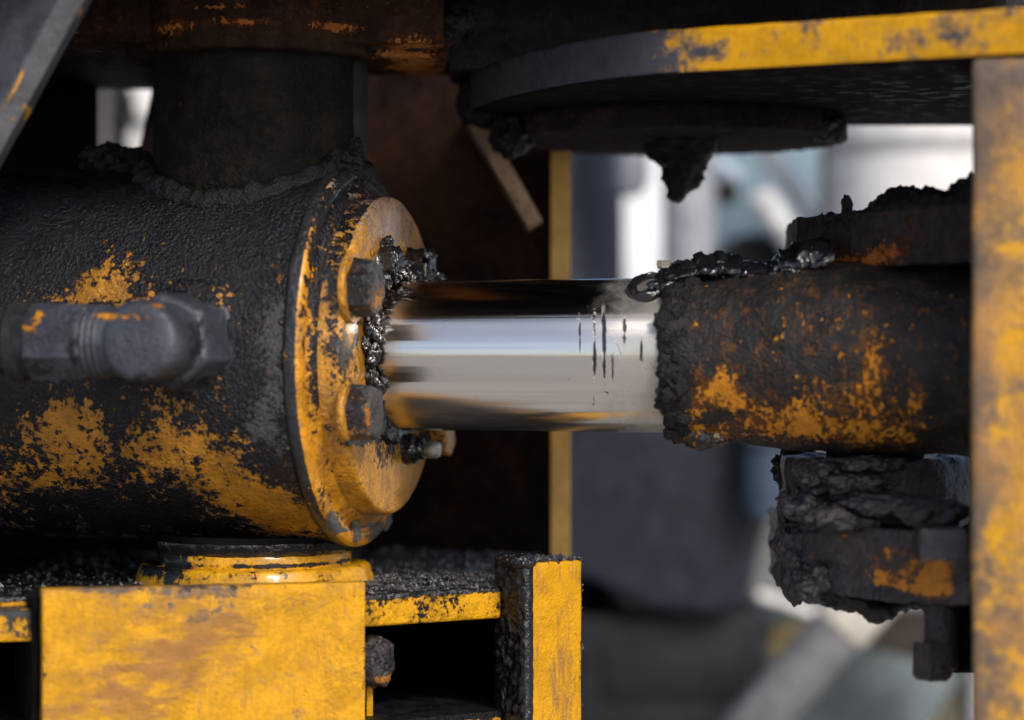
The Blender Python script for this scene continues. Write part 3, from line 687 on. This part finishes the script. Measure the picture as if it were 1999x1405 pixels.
# ------------------------------------------------------------------ bracket on the near side
bk = thing('clevis_bracket', 'yellow clevis bracket with tall post, top plate and two dark lugs clasping the rod eye', 'bracket', (700, -300, -1000))
fe = [(2150, -760), (1990, -700), (1800, -625), (1640, -560), (1460, -480), (1280, -400), (1200, -335), (1120, -240), (1050, -120), (985, 20), (930, 220)]
ft = [Vector((W(x, 0, d).x, d, 509)) for x, d in fe]
ft += [Vector((-110, 420, 509)), Vector((-110, 575, 509)), Vector((1400, 575, 509))]
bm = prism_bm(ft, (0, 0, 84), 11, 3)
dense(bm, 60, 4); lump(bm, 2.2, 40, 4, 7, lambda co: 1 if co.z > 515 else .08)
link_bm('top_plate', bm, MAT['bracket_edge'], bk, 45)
pr = []
for (t0, r0), (t1, r1) in zip([(0, 0), (0, 352), (4, 358), (40, 356), (52, 346)], [(0, 352), (4, 358), (40, 356), (52, 346), (52, 0)]):
    k = 30 if abs(r0-r1) > 100 else max(1, int(math.hypot(t1-t0, r1-r0)/7)); pr += [(t0+(t1-t0)*i/k, r0+(r1-r0)*i/k) for i in range(k)]
pr.append((52, 0))
bm = lathe_bm(pr, (346, 400, 459), Z, 300); lump(bm, 4.0, 16, 5, 3)
dsk = link_bm('pin_disc', bm, dirty('disc_grime', (.022, .017, .0175), [(1120, 238, 70, 16, .7, 100)], oc=(.14, .07, .03), cover=1.6, grain=(6, 1.6), r=.8, spec=.08), bk, 60)
bm = blob_bm((0, 330, 470), (44, 100, 44), .4, .5, 5, 2); blob_bm((-40, 330, 540), (70, 60, 60), .3, .5, 5, 3, bm); blob_bm((0, 280, 450), (26, 40, 20), .5, .5, 5, 5, bm)
blob_bm((650, 260, 478), (34, 60, 26), .5, .5, 5, 6, bm)
link_bm('caked_grime', bm, MAT['dry'], bk, 180, kind='stuff')
bm = bmesh.new()
sk = [(870, 40), (900, 130), (925, 205), (978, 272), (1010, 262), (1040, 200), (1060, 120), (1000, 60)]
bm = prism_bm([W(x, y, 330) for x, y in sk], (0, 120, 0), 6, 2); dense(bm, 16, 5); lump(bm, 5, 24, 5, 4)
link_bm('end_web', bm, MAT['lower_lug'], bk, 60)
bm = box_bm((-130, 180, 588), (1160, -60, 0), (0, 300, 0), (0, 0, 146), 8, 12); lump(bm, 4, 40, 4, 4)
link_bm('top_web', bm, dirty('web_grime', (.018, .019, .024), [(960, 60, 50, 30, .6, 180)], oc=(.12, .05, .02), cover=1.1, r=.5, spec=.15, grain=(9, 2)), bk, 60)
# front post
x0 = W(1896, 0, -700).x
bm = box_bm((x0, -700, -900), (230, -20, 0), (75, 330, 0), (0, 0, 1407), 0); bmesh.ops.subdivide_edges(bm, edges=bm.edges[:], cuts=14, use_grid_fill=True)
bevel(bm, 16, 4); lump(bm, 3.5, 50, 4, 3)
link_bm('front_post', bm, MAT['bracket_post'], bk, 50)
bm = box_bm((x0+80, -370, -900), (180, 0, 0), (0, 40, 0), (0, 0, 1400), 2); link_bm('post_web', bm, MAT['void'], bk)
# upper lug
def lug(name, x0, x1, zt, zb, yf, yb, mat, seed, amp):
    bm = box_bm((x0, yf[0], zb), (x1-x0, yf[1]-yf[0], 0), (20, yb-yf[0], 0), (0, 0, zt-zb), 0)
    bmesh.ops.subdivide_edges(bm, edges=bm.edges[:], cuts=30, use_grid_fill=True)
    bevel(bm, 9, 2); lump(bm, amp, 40, 5, seed); return link_bm(name, bm, mat, bk, 60)
ul = lug('upper_lug', W(1556, 0, -120).x, x0+30, 272, 172, (-120, -560), 260, MAT['lug'], 3, 5)
ll = lug('lower_lug', W(1532, 0, -200).x, x0+30, -302, -432, (-220, -520), 260, MAT['lower_lug'], 5, 10)
bm = cyl_bm((690, -130, -182), (690, -130, -310), 178, 10, 120, 12); dense(bm, 14, 3); lump(bm, 12, 60, 4, 5)
link_bm('pin_spacer', bm, MAT['lower_lug'], bk, 60)
bm = bmesh.new()
for i, (px, py, d, r) in enumerate(((1552, 1080, -190, (40, 60, 92)), (1556, 985, -170, (34, 60, 40)), (1600, 1000, -260, (60, 50, 30)), (1650, 1010, -330, (70, 50, 26)), (1610, 930, -240, (50, 60, 36)), (1680, 945, -300, (60, 40, 22)), (1740, 985, -360, (80, 50, 20)), (1590, 1140, -260, (46, 50, 34)), (1820, 1000, -430, (60, 50, 26)), (1700, 905, -300, (70, 40, 16)))):
    blob_bm(W(px, py, d), r, .42, .5, 5, i+300, bm)
link_bm('caked_grease', bm, MAT['lower_lug'], bk, 180, kind='stuff')
bm = cyl_bm((690, -130, -420), (690, -130, 266), 92, 6, 48)
link_bm('clevis_pin', bm, MAT['void'], bk)
bm = bmesh.new()
bx = W(1822, 0, -420).x
cyl_bm((bx+14, -420, -420), (bx+14, -420, -552), 31, 3, 40, 1, bm)
kp = link_bm('keeper_bolt', bm, MAT['lower_lug'], bk)
bm = hexhead((bx, -420, -505), -Z, 38, 66, 20, 9, 2.0)
link_bm('bolt_head', bm, MAT['lower_lug'], kp, 50)
bm = box_bm((x0+62, -90, -600), (120, 0, 0), (0, 30, 0), (0, 0, 430), 3); link_bm('dark_slit_plate', bm, MAT['void'], bk)  # dark plate added to block bright slits beside the post
bm = box_bm((bx+30, -395, -560), (120, 0, 0), (0, 60, 0), (0, 0, 180), 5, 3); link_bm('keeper_plate', bm, MAT['void'], bk)
bm = box_bm((W(1870, 0, -560).x-70, -580, -350), (80, -20, 0), (0, 70, 0), (0, 0, 60), 8, 4); lump(bm, 3, 20, 4, 2)
link_bm('keeper_block', bm, MAT['lower_lug'], bk)

# ------------------------------------------------------------------ grease heaps
bm = ridge_bm([cy(588, -20, 138), cy(630, -20, 146), cy(700, -10, 152), cy(790, 0, 146), cy(860, -10, 160), cy(920, -10, 166)], 76, [12, 32, 36, 20, 50, 56], 20, 26, 150, 30, 3)
for i, (t, ub, uz, r) in enumerate(((612, -84, 128, 20), (640, -60, 138, 22), (880, -40, 168, 24), (905, -20, 192, 14), (720, -50, 150, 20), (850, -60, 150, 22))):
    blob_bm(cy(t, ub, uz), (r*1.4, r, r*.7), .55, .6, 4, i+80, bm)
nseg = 60                                              # a drooping loop of grease on the rod
rows = []
for i in range(nseg):
    a = 2*math.pi*i/nseg; p = cy(584+30*math.cos(a), 0, 0); uz = 128+21*math.sin(a); ub = -math.sqrt(max(1, 152**2-uz**2))
    c = cy(584+30*math.cos(a), ub, uz)
    nn = (B*ub+Z*uz).normalized(); tt = (A*math.cos(a)+Z*math.sin(a)).normalized()
    rr = (6.5 if math.sin(a) > 0 else 9)+4*fbm(c/20, 3)
    rows.append([bm.verts.new(c+(nn*math.cos(b)+tt*math.sin(b))*rr) for b in (2*math.pi*q/10 for q in range(10))])
for i in range(nseg):
    for q in range(10): bm.faces.new((rows[i][q], rows[(i+1) % nseg][q], rows[(i+1) % nseg][(q+1) % 10], rows[i][(q+1) % 10]))
link_bm('grease_clump', bm, MAT['grease'], None, 180, 'ragged wet black grease heaped along the top of the rod eye', 'grease clump', 'grease clumps on the machine')
bm = bmesh.new(); rows = []
for i in range(70):                                     # hanging drip
    u = i/69; z = 468-142*u; r = 76*(1-u)**.62*(1+.10*math.sin(u*7+1))+1.0
    c = Vector((344+8*u*u+10*math.sin(u*4), 330, z))
    row = []
    for q in range(40):
        a = 2*math.pi*q/40; dr = Vector((math.cos(a), .8*math.sin(a), 0))
        p = c+dr*r; p += dr*(r*.3+5)*fbm(p/26+Vector((0, 0, 7)), 5); row.append(bm.verts.new(p))
    rows.append(row)
for r0, r1 in zip(rows, rows[1:]):
    for q in range(40): bm.faces.new((r0[q], r0[(q+1) % 40], r1[(q+1) % 40], r1[q]))
bm.faces.new(rows[0]); bm.faces.new(rows[-1])
link_bm('grease_clump', bm, MAT['dry'], None, 180, 'pointed drip of black grease hanging from the round pin disc', 'grease clump', 'grease clumps on the machine')
def U3(px, py, d): return W(px, py, d)
lx0, lx1 = W(1560, 0, -120).x, W(1895, 0, -560).x
bm = ridge_bm([(lx0+(lx1-lx0)*k/6+30, -90-380*k/6, 264) for k in range(7)], 90, [12, 10, 16, 52, 48, 40, 66], 16, 34, 150, 24, 9, 1.0)
blob_bm(U3(1654, 404, -200), (11, 11, 24), .4, .6, 4, 3, bm)
link_bm('grease_clump', bm, MAT['dry'], None, 180, 'crusted black grease piled along the top of the upper clevis lug', 'grease clump', 'grease clumps on the machine')
bm = ridge_bm([U3(1560, 1150, -200), U3(1620, 1160, -240), U3(1680, 1178, -280), U3(1720, 1188, -300), U3(1780, 1168, -340), U3(1860, 1170, -400)], 70, [12, 16, 18, 18, 12, 16], 16, 26, 120, 24, 12, 1.2)
link_bm('grease_clump', bm, MAT['dry'], None, 180, 'crumbling black grease hanging under the lower clevis lug', 'grease clump', 'grease clumps on the machine')
bm = blob_bm(U3(1536, 915, -60), (24, 30, 36), .5, .5, 5, 3); blob_bm(U3(1560, 890, -60), (34, 30, 16), .5, .5, 5, 4, bm)
link_bm('grease_clump', bm, MAT['dry'], None, 180, 'small black grease lump clinging to the corner of the pin spacer below the rod eye', 'grease clump', 'grease clumps on the machine')
bm = box_bm(cy(576, 30, 166), A*26, B*18, Z*14, 3, 3); lump(bm, 3, 10, 4, 3)
link_bm('stone_chip', bm, MAT['stone'], None, 30, 'small pale stone chip stuck in the grease on top of the rod', 'stone')

# ------------------------------------------------------------------ yard machinery far behind, out of focus
G = gz
def vcyl(name, px, d, rpx, top, mat, label, cat, lean=0, bottom=None):
    c = W(px, 0, d); r = rpx*(D+d)/D
    t = thing(name, label, cat, (c.x, d, G))
    link_bm('body', cyl_bm((c.x-lean, d, G if bottom is None else W(0, bottom, d).z), (c.x, d, W(0, top, d).z), r, r*.06, 64), mat, t)
    return t, c, r
PALE = plain('pale_paint', (.72, .72, .70), .45); GREYP = plain('grey_paint', (.30, .30, .30), .5); DARKP = plain('dark_paint', (.014, .015, .019), .5); TEAL = plain('teal_grey_paint', (.22, .31, .36), .5)
TAN = plain('tan_grey_paint', (.10, .09, .085), .55); RUB = plain('tyre_rubber', (.018, .018, .02), .7)
t, c, r = vcyl('storage_drum', 1800, 3300, 188, 40, plain('drum_paint', (.66, .65, .63), .5, 0, .12), 'big pale upright drum beyond the bracket post, out of focus', 'drum', 0, 1020)
link_bm('stand', box_bm((c.x+150, 3250, G), (90, 0, 0), (0, 200, 0), (0, 0, W(0, 1020, 3300).z-G), 6), GREYP, t)
link_bm('rim_band', lathe_bm([(0, r), (0, r+14), (30, r+14), (30, r)], (c.x, 3300, W(0, 300, 3300).z), Z, 64, False), GREYP, t)
_ = vcyl('exhaust_pipe', 1613, 3060, 11, 60, plain('dark_pipe', (.07, .065, .065), .5), 'thin dark upright pipe beside the pale drum', 'pipe', 0, 1000)
link_bm('pipe_elbow', cyl_bm(W(1613, 990, 3060), W(1720, 1000, 3200), 17, 5, 32), GREYP, _[0])
t, c, r = vcyl('hydraulic_tank', 1345, 3300, 52, 120, plain('tank_paint', (.25, .262, .285), .5), 'grey upright tank behind the hanging grease drip', 'tank')
t, c, r = vcyl('water_tank', 1040, 3600, 176, 60, plain('tank_dark', (.018, .022, .034), .45), 'dark blue upright tank right of the yellow cut edge', 'tank', -60)
bm = cyl_bm(W(1232, 120, 3100), W(1232, 385, 3100), 36*1.62, 50, 48)
t = thing('air_cleaner', 'grey round-ended canister hanging above the bright gap', 'canister', W(1232, 385, 3100)); link_bm('canister', bm, plain('canister_paint', (.20, .21, .24), .5), t)
link_bm('mount_arm', box_bm(W(1060, 190, 3100), (W(1240, 0, 3100).x-W(1060, 0, 3100).x, 300, 0), (0, 60, 0), (0, 0, 50), 5), DARKP, t)
t = thing('cab_panel', 'teal grey machine panel with pale edge bars behind the grease drip', 'machine panel', (W(1510, 0, 4200).x, 4200, G))
a = W(1395, 0, 4200).x; b = W(1640, 0, 4200).x
link_bm('panel', box_bm((a, 4200, G), (b-a, 0, 0), (0, 200, 0), (0, 0, W(0, 150, 4200).z-G), 20), TEAL, t)
def bar(p, q, r, m, nm, par): return link_bm(nm, cyl_bm(p, q, r, r*.6, 40), m, par)
bar(W(1455, 240, 3700), W(1612, 450, 3700), 34, PALE, 'edge_bar', t)
lv = thing('lever_arm', 'white lever arm with a rounded end over a dark wheel', 'lever', W(1560, 500, 3400))
bar(W(1478, 372, 3400), W(1640, 590, 3400), 48, PALE, 'arm', lv)
bar(W(1385, 300, 3400), W(1445, 352, 3400), 24, plain('blue_grey', (.42, .50, .60), .5), 'link', lv)
link_bm('knob', cyl_bm(W(1418, 374, 3380), W(1418, 374, 3560), 44, 14, 40), RUB, lv)
def wheel(px, py, d, rpx, label):
    c = W(px, py, d); r = rpx*(D+d)/D
    t = thing('spare_wheel', label, 'wheel', (c.x, d, c.z-r))
    link_bm('tyre', lathe_bm([(0, r*.55), (0, r*.9), (r*.12, r), (r*.5, r), (r*.62, r*.9), (r*.62, r*.55)], (c.x, d, c.z), (0, 1, 0), 64, False), RUB, t)
    link_bm('rim', lathe_bm([(r*.1, 0), (r*.1, r*.3), (r*.2, r*.54), (r*.05, r*.56)], (c.x, d, c.z), (0, 1, 0), 48, False), DARKP, t)
    link_bm('axle', cyl_bm((c.x, d+r*.1, c.z), (c.x, d+700, c.z), r*.2, 5, 32), DARKP, t)
wheel(1478, 545, 3500, 92, 'black wheel low behind the wet grease heap')
# lower gap
ar = thing('sheen_capsule', 'blue-grey round-ended reservoir added for a bluish sheen on the hopper', 'capsule', W(1490, 1010, 2700))  # made-up cylinder whose blue colour stands in for sheen on the hopper
link_bm('shell', cyl_bm(W(1492, 1015, 2700), W(1492, 700, 2700), 62, 55, 48), plain('sheen_blue_paint', (.05, .075, .11), .45), ar)
link_bm('strap', lathe_bm([(0, 62), (0, 66), (16, 66), (16, 62)], W(1492, 880, 2700), Z, 48, False), DARKP, ar)
hp = thing('steel_hopper', 'dark steel hopper with rounded bottom corner below the rod', 'hopper', W(1330, 1200, 2800))
hpts = [(1000, 700), (1540, 700), (1530, 860), (1470, 1140), (1440, 1195), (1395, 1205), (1270, 1190), (1225, 1168), (1150, 1130), (1000, 1125)]
link_bm('bin', prism_bm([W(x, y, 2800) for x, y in hpts], (0, 700, 0), 42, 4), plain('hopper_paint', (.019, .022, .031), .42), hp)
link_bm('rim_pipe', cyl_bm(W(1000, 770, 2790), W(1560, 770, 2790), 30, 8, 32), DARKP, hp)
sb = thing('step_box', 'dark step box under the rounded hopper', 'step', (W(1300, 0, 2900).x, 2900, G))
link_bm('casing', box_bm((W(1100, 0, 2900).x, 2900, G), (W(1495, 0, 2900).x-W(1100, 0, 2900).x, 0, 0), (0, 600, 0), (0, 0, W(0, 1199, 2900).z-G), 26), plain('step_paint', (.013, .0135, .017), .5), sb)
link_bm('front_lip', box_bm((W(1180, 0, 2880).x, 2880, W(0, 1360, 2880).z), (420, 0, 0), (0, 16, 0), (0, 0, 150), 10), plain('step_lip', (.016, .015, .016), .5), sb)
sp = thing('side_shield', 'pale grey-brown leaning shield plate between hopper and lower lug', 'shield plate', W(1500, 1180, 3200))
link_bm('plate', prism_bm([W(x, y, 3200) for x, y in ((1548, 840), (1700, 840), (1700, 1180), (1480, 1185), (1458, 1150), (1466, 1100))], (0, 120, 0), 16, 3), plain('shield_paint', (.17, .175, .18), .5), sp)
link_bm('edge_strip', cyl_bm(W(1545, 830, 3180), W(1455, 1150, 3180), 10, 4, 24), plain('strip_brown', (.10, .08, .07), .5), sp)
link_bm('foot_bar', cyl_bm(W(1478, 1160, 3150), W(1600, 1200, 3150), 17, 6, 24), PALE, sp)
link_bm('yellow_foot', box_bm(W(1505, 1290, 3250), (150, 0, 0), (0, 60, 0), (0, 0, 120), 8), plain('foot_yellow', (.22, .17, .08), .5), sp)
st = thing('support_strut', 'grey round strut with a bright ferrule leaning below the lower lug', 'strut', W(1400, 1500, 2600))
p, q = W(1690, 1165, 2600), W(1400, 1500, 2600)
link_bm('tube', cyl_bm(p, q, 84, 8, 64), plain('strut_paint', (.15, .15, .155), .4), st)
dn_ = (q-p).normalized()
link_bm('ferrule', cyl_bm(p-dn_*60, p+dn_*125, 93, 8, 64), plain('ferrule_steel', (.55, .52, .45), .35), st)
db = thing('battery_box', 'dark box behind the keeper bolt of the lower lug', 'box', W(1740, 1295, 3400))
link_bm('box_body', prism_bm([W(x, y, 3400) for x, y in ((1690, 1190), (1960, 1190), (1960, 1330), (1700, 1268))], (0, 240, 0), 10), plain('box_dark', (.045, .036, .03), .5), db)
pn = thing('tool_chest', 'pale blue-grey chest low behind the strut', 'chest', (W(1690, 0, 4000).x, 4000, G))
link_bm('chest_body', box_bm((W(1440, 0, 4000).x, 4000, G), (W(1990, 0, 4000).x-W(1440, 0, 4000).x, 0, 0), (0, 600, 0), (0, 0, W(0, 1225, 4000).z-G), 30), plain('chest_paint', (.17, .205, .22), .5), pn)
link_bm('chest_lid', box_bm((W(1430, 0, 3980).x, 3980, W(0, 1224, 4000).z), (W(2000, 0, 4000).x-W(1430, 0, 4000).x, 0, 0), (0, 640, 0), (0, 0, 40), 8), plain('lid_paint', (.15, .18, .19), .5), pn)
cb = thing('cream_board', 'cream leaning board at the foot of the bracket post', 'board', W(1850, 1500, 3500))
link_bm('board', prism_bm([W(x, y, 3500) for x, y in ((1800, 1440), (1930, 1250), (1990, 1250), (1990, 1440))], (0, 40, 0), 6), plain('board_cream', (.60, .52, .34), .6), cb)
# seen through the slot upper left
c = W(229, 212, 3300)
wh = thing('road_wheel', 'small dark wheel seen edge-on through the slot left of the trunnion', 'wheel', (c.x, c.y, c.z-90))
ax = Vector((.95, -.31, 0)).normalized()
link_bm('tyre', lathe_bm([(-24, 50), (-24, 74), (-12, 84), (24, 84), (30, 76), (30, 50)], c, ax, 64, False), RUB, wh)
link_bm('hub', lathe_bm([(-16, 0), (-20, 30), (-10, 52), (10, 52), (20, 20), (20, 0)], c, ax, 48, False), RUB, wh)
link_bm('swing_arm', box_bm(c+Vector((-10, 0, -20)), (20, 0, 0), (0, 700, 0), (0, 0, 40), 4), DARKP, wh)
vcyl('slot_dark_column', 208, 4400, 46, 40, plain('column_dark', (.010, .010, .012), .6), 'dark round column added to darken the slot behind the tan pipe', 'column')  # column added to darken the left part of the slot
vcyl('drain_pipe', 204, 3200, 9, 60, TAN, 'tan upright pipe seen through the slot beside the small wheel', 'pipe')
ct = thing('sky_gap_board', 'long white container added far behind to stand in for bright sky beside the drip', 'backdrop', (W(1600, 0, 5600).x, 5600, G))  # white board added behind the gaps, standing in for bright sky
link_bm('sky_gap_face', box_bm((W(1130, 0, 5600).x, 5600, G), (W(2080, 0, 5600).x-W(1130, 0, 5600).x, 0, 0), (0, 500, 0), (0, 0, W(0, 130, 5600).z-G), 12), plain('sky_gap_white', (.84, .85, .86), .4, 0, .05), ct)
link_bm('sky_gap_rail', box_bm((W(1120, 0, 5580).x, 5580, W(0, 129, 5600).z), (W(2090, 0, 5580).x-W(1120, 0, 5580).x, 0, 0), (0, 540, 0), (0, 0, 60), 8), GREYP, ct)
wp = thing('slot_sky_panel', 'pale blue-white panel added for the bright sky in the slot left of the trunnion', 'panel', (W(300, 0, 4600).x, 4600, G))  # pale sheet added behind the slot in place of bright sky
link_bm('panel', box_bm((W(247, 0, 4600).x, 4600, G), (W(420, 0, 4600).x-W(247, 0, 4600).x, 0, 0), (0, 80, 0), (0, 0, W(0, 40, 4600).z-G), 10), PALE, wp)
